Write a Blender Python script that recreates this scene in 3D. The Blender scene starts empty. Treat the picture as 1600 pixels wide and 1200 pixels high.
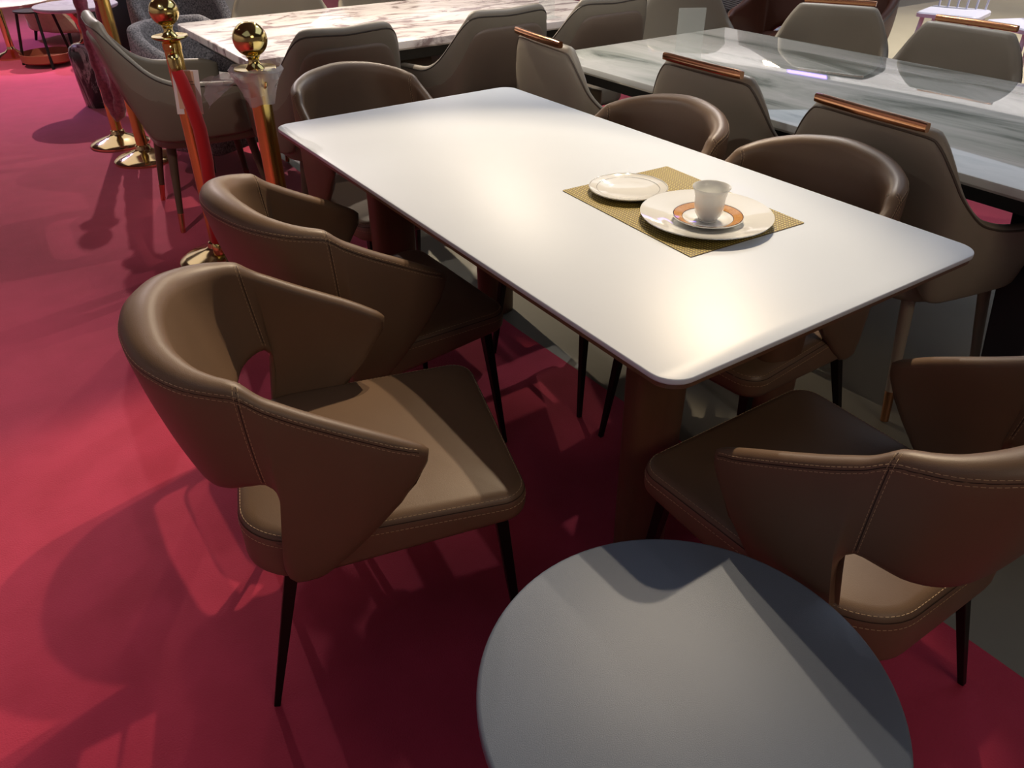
import bpy, bmesh, math, random
import numpy as np
from mathutils import Vector, Matrix
random.seed(7)
PI = math.pi
SC = bpy.context.scene
COL = SC.collection

# ------------------------------------------------------------------ materials
def srgb(r, g, b):
    f = lambda c: (c/255/12.92 if c/255 <= .04045 else ((c/255+.055)/1.055)**2.4)
    return (f(r), f(g), f(b), 1)

def mat(name, col, rough=.5, metal=0, bump=0, bscale=200, var=0, vscale=3, coat=0, spec=.5, col2=None, sheen=0, coords='Object'):
    m = bpy.data.materials.new(name); m.use_nodes = True
    nt = m.node_tree; b = nt.nodes['Principled BSDF']
    b.inputs['Base Color'].default_value = col
    b.inputs['Roughness'].default_value = rough
    b.inputs['Metallic'].default_value = metal
    b.inputs['Coat Weight'].default_value = coat
    b.inputs['Specular IOR Level'].default_value = spec
    if sheen:
        b.inputs['Sheen Weight'].default_value = sheen
    tc = nt.nodes.new('ShaderNodeTexCoord')
    if var or col2:
        n = nt.nodes.new('ShaderNodeTexNoise'); n.inputs['Scale'].default_value = vscale; n.inputs['Detail'].default_value = 6
        nt.links.new(tc.outputs[coords], n.inputs['Vector'])
        r = nt.nodes.new('ShaderNodeMapRange'); r.inputs['From Min'].default_value = .3; r.inputs['From Max'].default_value = .7
        nt.links.new(n.outputs['Fac'], r.inputs['Value'])
        mx = nt.nodes.new('ShaderNodeMix'); mx.data_type = 'RGBA'
        c2 = col2 or tuple(c*(1-var) for c in col[:3])+(1,)
        mx.inputs['A'].default_value = col; mx.inputs['B'].default_value = c2
        nt.links.new(r.outputs['Result'], mx.inputs['Factor'])
        nt.links.new(mx.outputs['Result'], b.inputs['Base Color'])
    if bump:
        n2 = nt.nodes.new('ShaderNodeTexNoise'); n2.inputs['Scale'].default_value = bscale; n2.inputs['Detail'].default_value = 3
        nt.links.new(tc.outputs[coords], n2.inputs['Vector'])
        bp = nt.nodes.new('ShaderNodeBump'); bp.inputs['Strength'].default_value = bump; bp.inputs['Distance'].default_value = .002
        nt.links.new(n2.outputs['Fac'], bp.inputs['Height']); nt.links.new(bp.outputs['Normal'], b.inputs['Normal'])
    return m

def ramp_mat(name, stops, scale, stretch=(1,1,1), rot=0, detail=8, distort=1.5, rough=.1, coat=0, tex='NOISE', spec=.5):
    m = bpy.data.materials.new(name); m.use_nodes = True
    nt = m.node_tree; b = nt.nodes['Principled BSDF']
    tc = nt.nodes.new('ShaderNodeTexCoord'); mp = nt.nodes.new('ShaderNodeMapping')
    mp.inputs['Scale'].default_value = stretch; mp.inputs['Rotation'].default_value = (0, 0, rot)
    nt.links.new(tc.outputs['Object'], mp.inputs['Vector'])
    if tex == 'NOISE':
        n = nt.nodes.new('ShaderNodeTexNoise'); n.inputs['Detail'].default_value = detail; n.inputs['Distortion'].default_value = distort
        n.inputs['Roughness'].default_value = .6
    else:
        n = nt.nodes.new('ShaderNodeTexWave'); n.inputs['Detail'].default_value = detail; n.inputs['Distortion'].default_value = distort
        n.inputs['Detail Scale'].default_value = 1.6
    n.inputs['Scale'].default_value = scale
    nt.links.new(mp.outputs['Vector'], n.inputs['Vector'])
    r = nt.nodes.new('ShaderNodeValToRGB')
    while len(r.color_ramp.elements) < len(stops): r.color_ramp.elements.new(.5)
    for e, (p, c) in zip(r.color_ramp.elements, stops): e.position = p; e.color = c
    nt.links.new(n.outputs['Fac'], r.inputs['Fac']); nt.links.new(r.outputs['Color'], b.inputs['Base Color'])
    b.inputs['Roughness'].default_value = rough; b.inputs['Coat Weight'].default_value = coat
    b.inputs['Specular IOR Level'].default_value = spec
    return m

def weave_mat(name, c1, c2, scale, rough=.6, metal=0):
    m = bpy.data.materials.new(name); m.use_nodes = True
    nt = m.node_tree; b = nt.nodes['Principled BSDF']
    tc = nt.nodes.new('ShaderNodeTexCoord')
    w = []
    for d in ('X', 'Y'):
        n = nt.nodes.new('ShaderNodeTexWave'); n.bands_direction = d; n.inputs['Scale'].default_value = scale
        nt.links.new(tc.outputs['Object'], n.inputs['Vector']); w.append(n)
    mu = nt.nodes.new('ShaderNodeMath'); mu.operation = 'MULTIPLY'
    nt.links.new(w[0].outputs['Fac'], mu.inputs[0]); nt.links.new(w[1].outputs['Fac'], mu.inputs[1])
    mx = nt.nodes.new('ShaderNodeMix'); mx.data_type = 'RGBA'; mx.inputs['A'].default_value = c1; mx.inputs['B'].default_value = c2
    nt.links.new(mu.outputs[0], mx.inputs['Factor']); nt.links.new(mx.outputs['Result'], b.inputs['Base Color'])
    bp = nt.nodes.new('ShaderNodeBump'); bp.inputs['Strength'].default_value = .6; bp.inputs['Distance'].default_value = .002
    nt.links.new(mu.outputs[0], bp.inputs['Height']); nt.links.new(bp.outputs['Normal'], b.inputs['Normal'])
    b.inputs['Roughness'].default_value = rough; b.inputs['Metallic'].default_value = metal
    return m

def emit_mat(name, col, strength):
    m = bpy.data.materials.new(name); m.use_nodes = True
    b = m.node_tree.nodes['Principled BSDF']
    b.inputs['Base Color'].default_value = col
    b.inputs['Emission Color'].default_value = col; b.inputs['Emission Strength'].default_value = strength
    return m

def clear_mat(name, tint, alpha, rough=.05):
    m = bpy.data.materials.new(name); m.use_nodes = True
    b = m.node_tree.nodes['Principled BSDF']
    b.inputs['Base Color'].default_value = tint; b.inputs['Alpha'].default_value = alpha; b.inputs['Roughness'].default_value = rough
    return m

M = {}
M['leather'] = mat('brown leather', srgb(115, 91, 71), .44, bump=.12, bscale=600, var=.12, vscale=6)
M['thread'] = mat('cream thread', srgb(186, 160, 124), .7)
M['seam'] = mat('seam', srgb(50, 36, 28), .7)
M['dark_metal'] = mat('dark metal', srgb(34, 28, 26), .38, metal=.6)
M['slab'] = mat('sintered stone', srgb(214, 223, 235), .40, var=.05, vscale=2.2, bump=.02, bscale=300)
M['brown_wood'] = ramp_mat('brown wood', [(0, srgb(90, 62, 46)), (1, srgb(112, 80, 58))], 5, (8, 8, .6), rough=.4, distort=.6)
M['blue_top'] = mat('blue grey coated board', srgb(108, 119, 137), .46, bump=.25, bscale=700, var=.1, vscale=4)
M['black_metal'] = mat('black metal', srgb(22, 22, 24), .4, metal=.4)
M['taupe'] = mat('taupe leather', srgb(124, 115, 102), .5, bump=.06, bscale=500, var=.06, vscale=5)
M['taupe_dark'] = mat('taupe brown leather', srgb(110, 94, 82), .5, bump=.06, bscale=500, var=.06, vscale=5)
M['piping'] = mat('dark piping', srgb(58, 50, 44), .5)
M['beige'] = mat('grey beige leather', srgb(154, 144, 127), .46, bump=.05, bscale=500, var=.06, vscale=5)
M['piping_b'] = mat('taupe piping', srgb(92, 80, 68), .5)
M['copper'] = mat('polished copper', srgb(206, 150, 112), .16, metal=1)
M['gold'] = mat('polished gold', srgb(230, 206, 132), .12, metal=1)
M['gold_pole'] = mat('satin gold', srgb(226, 196, 112), .24, metal=1)
M['pale_gold'] = mat('pale gold', srgb(216, 190, 140), .13, metal=1)
M['walnut'] = ramp_mat('walnut leg', [(0, srgb(70, 50, 38)), (1, srgb(92, 68, 50))], 6, (8, 8, .6), rough=.45, distort=.5)
M['marble_a'] = ramp_mat('violet marble', [(0, srgb(120, 102, 108)), (.38, srgb(150, 132, 132)), (.47, srgb(222, 212, 210)), (.62, srgb(238, 232, 228)), (1, srgb(196, 180, 180))],
                         3.2, (1, 1.9, 1), .3, 9, 1.8, rough=.16)
M['marble_b'] = ramp_mat('green grey marble', [(0, srgb(70, 80, 76)), (.33, srgb(120, 128, 122)), (.44, srgb(186, 190, 184)), (.58, srgb(214, 214, 210)), (1, srgb(170, 176, 170))],
                         1.5, (2.6, .55, 1), -.12, 9, 1.2, rough=.035, coat=.4)
M['marble_c'] = ramp_mat('dark marble', [(0, srgb(30, 28, 28)), (.5, srgb(62, 58, 56)), (.6, srgb(190, 186, 182)), (.66, srgb(70, 66, 64)), (1, srgb(40, 38, 38))],
                         5, (1, 1, .5), .5, 9, 2.5, rough=.12)
M['marble_d'] = ramp_mat('lilac marble', [(0, srgb(150, 136, 160)), (.5, srgb(205, 194, 214)), (1, srgb(232, 226, 236))], 6, (1, 1, 1), 0, 8, 2, rough=.15)
M['under_dark'] = mat('dark board', srgb(34, 34, 38), .5)
M['velvet'] = mat('red velvet', srgb(176, 6, 12), .8, bump=.3, bscale=400, sheen=.15)
M['pink_velvet'] = mat('mauve velvet', srgb(168, 84, 108), .85, bump=.9, bscale=90, col2=srgb(120, 46, 70), vscale=60, sheen=.6)
M['paper'] = mat('white paper', srgb(232, 222, 216), .7)
M['peach'] = mat('peach paper', srgb(222, 182, 150), .7)
M['print'] = mat('grey print', srgb(120, 96, 84), .7)
M['porcelain'] = mat('white porcelain', srgb(236, 237, 234), .08, coat=.5)
M['grey_line'] = mat('grey glaze', srgb(150, 150, 148), .2)
M['amber'] = ramp_mat('amber glaze', [(0, srgb(176, 120, 66)), (.5, srgb(200, 148, 92)), (1, srgb(222, 184, 134))], 60, detail=4, rough=.12)
M['dark_glaze'] = mat('brown glaze', srgb(96, 48, 40), .15)
M['mat_gold'] = weave_mat('gold weave', srgb(104, 82, 24), srgb(226, 208, 110), 40, .5)
M['mat_edge'] = mat('gold edge', srgb(150, 124, 50), .6)
M['woven'] = mat('grey woven', srgb(70, 72, 78), .95, bump=.8, bscale=150, col2=srgb(176, 172, 176), vscale=120)
M['boucle'] = mat('cream boucle', srgb(196, 178, 148), .95, bump=.8, bscale=120, var=.12, vscale=40)
M['black_cloth'] = mat('black cloth', srgb(22, 20, 22), .8)
M['cream_top'] = mat('cream top', srgb(226, 216, 206), .25)
M['lilac'] = mat('violet lit top', srgb(128, 104, 206), .3)  # violet lamp light painted into the colour of a white top
M['mauve'] = mat('mauve leather', srgb(132, 106, 138), .6)
M['tray'] = mat('rust tray', srgb(134, 66, 44), .45)
M['white_paint'] = mat('white painted', srgb(206, 204, 220), .35)
M['brown_hide'] = mat('chestnut leather', srgb(92, 52, 36), .45)
M['teal'] = mat('pale teal top', srgb(120, 142, 142), .4)
M['bench'] = mat('black slats', srgb(28, 24, 24), .6)
M['carpet'] = mat('red carpet', srgb(180, 44, 76), .95, bump=.7, bscale=260, col2=srgb(170, 38, 68), vscale=9, sheen=.15)
M['concrete'] = mat('grey concrete floor', srgb(124, 119, 104), .55, var=.3, vscale=1.6, bump=.1, bscale=60)
M['beige_floor'] = mat('beige polished floor', srgb(206, 192, 156), .22, var=.12, vscale=1.2)
M['wall'] = mat('painted wall', srgb(196, 194, 196), .8)
M['ceil'] = mat('grey ceiling', srgb(92, 90, 92), .9)
M['plastic'] = clear_mat('clear film', srgb(225, 222, 226), .42, .25)
M['acrylic'] = clear_mat('acrylic', srgb(225, 232, 228), .2, .03)

# ------------------------------------------------------------------ mesh tools
class MB:
    def __init__(s): s.v = []; s.f = []; s.m = []
    def add(s, vs, fs, mi=0):
        o = len(s.v); s.v += [tuple(map(float, p)) for p in vs]
        s.f += [tuple(i+o for i in f) for f in fs]; s.m += [mi]*len(fs)
    def grid(s, rows, close_u=False, close_v=False, mi=0, flip=False):
        nu, nv = len(rows), len(rows[0]); vs = [p for r in rows for p in r]; fs = []
        for i in range(nu if close_u else nu-1):
            for j in range(nv if close_v else nv-1):
                a, b = i*nv+j, i*nv+(j+1) % nv; c, d = ((i+1) % nu)*nv+(j+1) % nv, ((i+1) % nu)*nv+j
                fs.append((a, b, c, d) if not flip else (a, d, c, b))
        s.add(vs, fs, mi)
    def box(s, c, d, mi=0, R=None):
        vs = []
        for x in (-1, 1):
            for y in (-1, 1):
                for z in (-1, 1):
                    p = Vector((x*d[0]/2, y*d[1]/2, z*d[2]/2))
                    if R: p = R @ p
                    vs.append((p.x+c[0], p.y+c[1], p.z+c[2]))
        s.add(vs, [(0,1,3,2),(4,6,7,5),(0,4,5,1),(2,3,7,6),(0,2,6,4),(1,5,7,3)], mi)
    def lathe(s, prof, n=40, c=(0,0,0), mi=0, cap=True):
        rows = [[(c[0]+r*math.cos(2*PI*k/n), c[1]+r*math.sin(2*PI*k/n), c[2]+z) for k in range(n)] for r, z in prof]
        s.grid(rows, close_v=True, mi=mi)
        if cap:
            o = len(s.v)-n*len(prof)
            s.f.append(tuple(o+k for k in range(n))[::-1]); s.m.append(mi)
            s.f.append(tuple(o+n*(len(prof)-1)+k for k in range(n))); s.m.append(mi)
    def tube(s, path, rad, n=10, mi=0, closed=False):
        P = [Vector(p) for p in path]; rows = []; N = len(P)
        if not hasattr(rad, '__len__'): rad = [rad]*N
        up = None
        for i, p in enumerate(P):
            t = (P[(i+1) % N]-P[i-1]) if closed else (P[min(i+1, N-1)]-P[max(i-1, 0)])
            t.normalize()
            if up is None: up = Vector((0, 0, 1)) if abs(t.z) < .9 else Vector((1, 0, 0))
            a = t.cross(up); a.normalize(); b = a.cross(t); b.normalize(); up = b
            rows.append([tuple(p+(a*math.cos(2*PI*k/n)+b*math.sin(2*PI*k/n))*rad[i]) for k in range(n)])
        s.grid(rows, close_u=closed, close_v=True, mi=mi)
        if not closed:
            o = len(s.v)-n*N
            s.f.append(tuple(o+k for k in range(n))[::-1]); s.m.append(mi)
            s.f.append(tuple(o+n*(N-1)+k for k in range(n))); s.m.append(mi)
    def prism(s, a, b, da, db, mi=0, xdir=None):
        """tapered rectangular bar from a to b; da, db = (size along xdir, size across)"""
        a, b = Vector(a), Vector(b); t = (b-a).normalized(); x = Vector(xdir or (1, 0, 0)); x = (x-t*x.dot(t)).normalized(); y = t.cross(x)
        vs = []
        for p, d in ((a, da), (b, db)):
            for sx, sy in ((-1,-1),(1,-1),(1,1),(-1,1)): vs.append(p+x*d[0]/2*sx+y*d[1]/2*sy)
        s.add(vs, [(0,3,2,1),(4,5,6,7),(0,1,5,4),(1,2,6,5),(2,3,7,6),(3,0,4,7)], mi)
    def rings(s, outline_rings, mi=0):
        """closed loft of point rings, capped at both ends"""
        n = len(outline_rings[0]); s.grid(outline_rings, close_v=True, mi=mi)
        o = len(s.v)-n*len(outline_rings)
        s.f.append(tuple(o+k for k in range(n))[::-1]); s.m.append(mi)
        s.f.append(tuple(o+n*(len(outline_rings)-1)+k for k in range(n))); s.m.append(mi)
    def build(s, name, mats, parent=None, smooth=True, angle=40):
        me = bpy.data.meshes.new(name); me.from_pydata(s.v, [], s.f)
        if not isinstance(mats, (list, tuple)): mats = [mats]
        for m in mats: me.materials.append(m)
        me.polygons.foreach_set('material_index', s.m)
        bm = bmesh.new(); bm.from_mesh(me); bmesh.ops.recalc_face_normals(bm, faces=bm.faces); bm.to_mesh(me); bm.free()
        me.polygons.foreach_set('use_smooth', [smooth]*len(me.polygons))
        if smooth: me.set_sharp_from_angle(angle=math.radians(angle))
        me.update()
        o = bpy.data.objects.new(name, me); COL.objects.link(o)
        if parent is not None: o.parent = parent
        return o

def bevel(o, w, seg=2):
    m = o.modifiers.new('bevel', 'BEVEL'); m.width = w; m.segments = seg; m.limit_method = 'ANGLE'
    return o
def tag(o, label, cat, group=None, kind=None):
    o['label'] = label; o['category'] = cat
    if group: o['group'] = group
    if kind: o['kind'] = kind
    return o
def struct(o): o['kind'] = 'structure'; return o
def thing(name, label, cat, loc=(0,0,0), rz=0, group=None):
    o = bpy.data.objects.new(name, None); COL.objects.link(o); o.empty_display_size = .1
    o.location = loc; o.rotation_euler = (0, 0, rz)
    return tag(o, label, cat, group)
def dup(root, loc, rz, label, group=None, scale=None):
    r = root.copy(); COL.objects.link(r); r.location = loc; r.rotation_euler = (0, 0, rz); r['label'] = label
    if group: r['group'] = group
    if scale: r.scale = scale
    for ch in list(root.children):
        c = ch.copy(); COL.objects.link(c); c.parent = r
        for g in list(ch.children):
            d = g.copy(); COL.objects.link(d); d.parent = c
    return r

def rrect(hx, hy, r, n=8, cx=0, cy=0):
    """rounded rectangle outline; r a number or four radii (++, -+, --, +-)"""
    if not hasattr(r, '__len__'): r = [r]*4
    pts = []
    for k, (sx, sy) in enumerate(((1,1),(-1,1),(-1,-1),(1,-1))):
        rr = r[k]
        for i in range(n+1):
            a = PI/2*(k+i/n)
            pts.append((cx+sx*(hx-rr)+rr*math.cos(a), cy+sy*(hy-rr)+rr*math.sin(a)))
    return pts
def ins(pts, d):
    """inset a convex outline by d"""
    out = []; n = len(pts)
    for i in range(n):
        p0, p1, p2 = Vector(pts[i-1]), Vector(pts[i]), Vector(pts[(i+1) % n])
        e1, e2 = (p1-p0), (p2-p1)
        n1 = Vector((-e1.y, e1.x)); n2 = Vector((-e2.y, e2.x))
        if n1.length > 1e-9: n1.normalize()
        if n2.length > 1e-9: n2.normalize()
        nn = n1+n2
        if nn.length < 1e-9: nn = n1
        nn.normalize(); out.append((p1.x+nn.x*d, p1.y+nn.y*d))
    return out
def ring(pts, z): return [(x, y, z(x, y) if callable(z) else z) for x, y in pts]

def catmull(P, n):
    P = np.array(P, float); N = len(P)
    d = np.r_[0, np.cumsum(np.maximum(np.linalg.norm(np.diff(P[:, :3], axis=0), axis=1) +
                                      (np.linalg.norm(np.diff(P[:, 3:6], axis=0), axis=1) if P.shape[1] > 5 else 0), 1e-6)**.8)]
    # monotone-ish tangents (finite differences limited)
    s = np.diff(P, axis=0)/np.diff(d)[:, None]
    m = np.zeros_like(P); m[0] = s[0]; m[-1] = s[-1]
    for i in range(1, N-1):
        h0, h1 = d[i]-d[i-1], d[i+1]-d[i]
        a = (s[i-1]*h1+s[i]*h0)/(h0+h1)
        lim = 3*np.minimum(np.abs(s[i-1]), np.abs(s[i]))
        m[i] = np.clip(a, -lim-1e-9, lim+1e-9)*1.0
        same = s[i-1]*s[i] > 0
        m[i] = np.where(same, m[i], a*.35)
    t = np.asarray(n, float)*d[-1]
    k = np.clip(np.searchsorted(d, t, side='right')-1, 0, N-2); h = (d[k+1]-d[k]); u = ((t-d[k])/h)[:, None]; h = h[:, None]
    return ((2*u**3-3*u**2+1)*P[k]+(u**3-2*u**2+u)*h*m[k]+(-2*u**3+3*u**2)*P[k+1]+(u**3-u**2)*h*m[k+1])

class Shell:
    """a padded band: half stations from centre back to front tip: (top xyz, bottom xyz, thickness); outer face passes through them"""
    def __init__(s, st, ncol=72, nmid=9, bulge=.012, axis=(0, 0)):
        half = np.array([list(a)+list(b)+[t] for a, b, t in st], float)
        mir = half.copy(); mir[:, [1, 4]] *= -1
        full = np.vstack([half[::-1], mir[1:]])
        e = np.array([0, .004, .012, .024]); uu = np.r_[e, np.linspace(.045, .955, ncol), 1-e[::-1]]
        S = catmull(full, uu); T, B, th = S[:, :3], S[:, 3:6], S[:, 6]
        nu = len(uu); ramp = np.ones(nu)
        for i, w in enumerate((.12, .5, .8, .95)): ramp[i] = w; ramp[-1-i] = w
        L = np.linalg.norm(T-B, axis=1); r = np.minimum(th*.5, L*.45)
        V = []
        for i in range(nu):
            q = r[i]/L[i]
            V.append(np.r_[[0, .08*q, .3*q, .62*q, q], np.linspace(q, 1-q, nmid+2)[1:-1], [1-q, 1-.62*q, 1-.3*q, 1-.08*q, 1]])
        V = np.array(V); nv = V.shape[1]
        G = T[:, None, :]*(1-V[:, :, None])+B[:, None, :]*V[:, :, None]
        def normals(G):
            du = np.gradient(G, axis=0); dv = np.gradient(G, axis=1)
            n = np.cross(du, dv); cond = np.linalg.norm(n, axis=2)/np.maximum(np.linalg.norm(du, axis=2)*np.linalg.norm(dv, axis=2), 1e-12); n /= np.maximum(np.linalg.norm(n, axis=2, keepdims=True), 1e-9)
            out = G.copy(); out[..., 0] -= axis[0]; out[..., 1] -= axis[1]; out[..., 2] = 0
            sg = np.sign((n*out).sum(2, keepdims=True)); sg[sg == 0] = 1
            n = n*sg; w = np.clip((cond-.25)/.4, 0, 1)[..., None]
            for j in range(1, n.shape[1]):
                n[:, j] = n[:, j]*w[:, j]+n[:, j-1]*(1-w[:, j]); n[:, j] /= np.maximum(np.linalg.norm(n[:, j], axis=1, keepdims=True), 1e-9)
            return n
        n = normals(G)
        G = G+n*(bulge*4*V*(1-V)*np.minimum(1, L/.26)[:, None]**1.5)[:, :, None]
        n = normals(G)
        # smooth the normals a little along the band
        for _ in range(3): n[1:-1] = (n[:-2]+2*n[1:-1]+n[2:])/4
        n /= np.maximum(np.linalg.norm(n, axis=2, keepdims=True), 1e-9)
        mid0 = G-n*(th[:, None, None]/2)
        E = np.concatenate([mid0[:, 0], mid0[:, -1]]); E = np.concatenate([E]+[E[:-1]*(1-k)+E[1:]*k for k in (.25, .5, .75)])
        E = E[np.r_[True, np.linalg.norm(np.diff(E, axis=0), axis=1) < .05]]
        dist = np.sqrt(((mid0[:, :, None, :]-E[None, None])**2).sum(3).min(2)); dist[:, 0] = 0; dist[:, -1] = 0
        rr = np.minimum(th*.5, .03)[:, None]
        W = np.sqrt(np.clip(1-(1-np.minimum(dist/rr, 1))**2, 0, 1))
        tt = (th*ramp)[:, None, None]
        mid = G-n*(th[:, None, None]/2)
        s.outer = mid+n*tt/2*W[:, :, None]; s.inner = mid-n*tt/2*W[:, :, None]
        s.n = n; s.nu, s.nv = nu, nv; s.uu = uu; s.ridge = np.convolve(np.pad(np.minimum(th*.5+.010, L*.3), 4, mode='edge'), np.ones(9)/9, 'valid')
    def mesh(s, mb, mi=0):
        rows = []
        for i in range(s.nu):
            loop = list(s.outer[i])+list(s.inner[i][::-1][1:-1])
            rows.append([tuple(p) for p in loop])
        mb.rings(rows, mi)
    def at(s, i, j, inner=False):
        A = s.inner if inner else s.outer
        i = min(max(i, 0), s.nu-1.001); j = min(max(j, 0), s.nv-1.001)
        a, b = int(i), int(j); u, v = i-a, j-b
        p = (A[a, b]*(1-u)*(1-v)+A[a+1, b]*u*(1-v)+A[a, b+1]*(1-u)*v+A[a+1, b+1]*u*v)
        n = s.n[a, b]*(-1 if inner else 1)
        return Vector(p), Vector(n)

def _atd(s, i, d):
    """outer face point a distance d below the ridge seam of column i"""
    k = int(min(max(round(i), 0), s.nu-1)); P = s.outer[k]
    c = np.r_[0, np.cumsum(np.linalg.norm(np.diff(P, axis=0), axis=1))]
    return s.at(i, float(np.interp(min(s.ridge[k]+d, c[-1]*.5), c, np.arange(len(c)))))
Shell.atd = _atd
def resample(pn, step):
    """pn: list of (point, normal) -> evenly spaced"""
    out = []; acc = 0; nxt = 0
    for (a, na), (b, nb) in zip(pn[:-1], pn[1:]):
        L = (b-a).length
        while L > 0 and nxt <= acc+L:
            t = (nxt-acc)/L; out.append((a.lerp(b, t), na.lerp(nb, t))); nxt += step
        acc += L
    return out
def dashes(mb, pn, mi, step=.003, on=2, off=1, w=.0005, h=.0005):
    r = resample(pn, step); i = 0
    while i+on < len(r):
        a, na = r[i]; b, nb = r[i+on]; t = (b-a)
        if t.length > 1e-6:
            t.normalize(); n = na.normalized(); x = t.cross(n).normalized()*w; up = n*h; dn = -n*.0008
            vs = [a-x+dn, a+x+dn, b+x+dn, b-x+dn, a-x*.6+up, a+x*.6+up, b+x*.6+up, b-x*.6+up]
            mb.add(vs, [(4,5,6,7),(0,1,5,4),(1,2,6,5),(2,3,7,6),(3,0,4,7)], mi)
        i += on+off
def seamline(mb, pn, mi, w=.0009, h=.0002, step=.01):
    r = resample(pn, step); rows = []
    for k, (p, n) in enumerate(r):
        a = r[max(k-1, 0)][0]; b = r[min(k+1, len(r)-1)][0]; t = (b-a).normalized(); x = t.cross(n).normalized()*w
        rows.append([tuple(p-x+n*h), tuple(p+x+n*h)])
    if len(rows) > 1: mb.grid(rows, mi=mi)

def seat_mesh(mb, pts, ztop, zbot, crown=.01, r=.028, mi=0):
    """upholstered seat block; zbot a function of x"""
    R = []
    q0 = ins(pts, r); cx = sum(p[0] for p in pts)/len(pts); sc = lambda k: [(cx+(x-cx)*k, y*k) for x, y in q0]
    R.append(ring(sc(.25), ztop+crown)); R.append(ring(sc(.6), ztop+crown*.85)); R.append(ring(sc(.88), ztop+crown*.35))
    for k in range(5):
        a = PI/2*k/4; R.append(ring(ins(pts, r*(1-math.sin(a))), ztop-r*(1-math.cos(a))))
    for k in range(5):
        a = PI/2*k/4; R.append([(x, y, zbot(x0)+r*.8*(1-math.sin(a))) for (x, y), (x0, y0) in zip(ins(pts, r*.8*(1-math.cos(a))), pts)])
    R.append([(x, y, zbot(x)) for x, y in sc(.7)])
    mb.rings(R, mi)
    return R

# ------------------------------------------------------------------ setting
def slab(name, x0, x1, y0, y1, z0, z1, m):
    b = MB(); b.box(((x0+x1)/2, (y0+y1)/2, (z0+z1)/2), (x1-x0, y1-y0, z1-z0)); return b.build(name, m, smooth=False)
X0, X1, Y0, Y1, ZC = -7, 12, -6, 15, 3.6
struct(slab('floor', X0, X1, Y0, Y1, -.2, -.003, M['concrete']))
struct(slab('ceiling', X0, X1, Y0, Y1, ZC, ZC+.1, M['ceil']))
struct(slab('wall_back', X0-.1, X1+.1, Y1, Y1+.1, -.2, ZC+.1, M['wall']))
struct(slab('wall_front', X0-.1, X1+.1, Y0-.1, Y0, -.2, ZC+.1, M['wall']))
struct(slab('wall_left', X0-.1, X0, Y0, Y1, -.2, ZC+.1, M['wall']))
struct(slab('wall_right', X1, X1+.1, Y0, Y1, -.2, ZC+.1, M['wall']))
def carpet(pts, label):
    b = MB(); n = len(pts)
    b.add([(x, y, -.0029) for x, y in pts]+[(x, y, 0) for x, y in pts], [tuple(range(n))[::-1], tuple(range(n, 2*n))]+[(i, (i+1) % n, n+(i+1) % n, n+i) for i in range(n)])
    o = b.build('carpet', M['carpet'], smooth=False)
    return tag(o, label, 'carpet')
carpet([(-6.9, -5.9), (.235, -5.9), (.232, -1.27), (.205, -.03), (.192, .47), (.18, 14.9), (-6.9, 14.9)],
       'large crimson carpet under the white table, its cut edge running under the tabletop')
carpet([(2.45, -5.9), (5.3, -5.9), (5.3, 4.2), (9.5, 6.2), (9.5, 14.9), (2.45, 14.9)], 'crimson carpet strip beyond the green-grey marble table')
struct(slab('floor_beige', 5.35, 11.9, -5.9, 4.1, -.0029, .004, M['beige_floor']))

# ------------------------------------------------------------------ carver chairs of the white table
CARVER = [((-.358, 0, .826), (-.276, 0, .520), .074), ((-.348, .075, .823), (-.270, .09, .522), .072), ((-.318, .150, .816), (-.254, .155, .532), .066),
          ((-.257, .214, .803), (-.222, .207, .552), .056), ((-.21, .235, .793), (-.186, .230, .570), .046), ((-.172, .244, .783), (-.160, .240, .575), .040),
          ((-.155, .247, .769), (-.145, .245, .55), .036), ((-.14, .250, .757), (-.142, .246, .50), .034), ((-.125, .252, .747), (-.150, .245, .44), .034),
          ((-.11, .254, .738), (-.166, .243, .38), .034), ((-.09, .256, .726), (-.150, .244, .342), .034), ((-.06, .258, .709), (-.105, .247, .345), .034),
          ((-.015, .261, .685), (-.061, .25, .374), .034), ((.04, .263, .656), (-.008, .253, .423), .033), ((.085, .262, .629), (.055, .256, .492), .032),
          ((.108, .260, .613), (.100, .258, .555), .030), ((.116, .259, .604), (.112, .258, .572), .028)]
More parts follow.
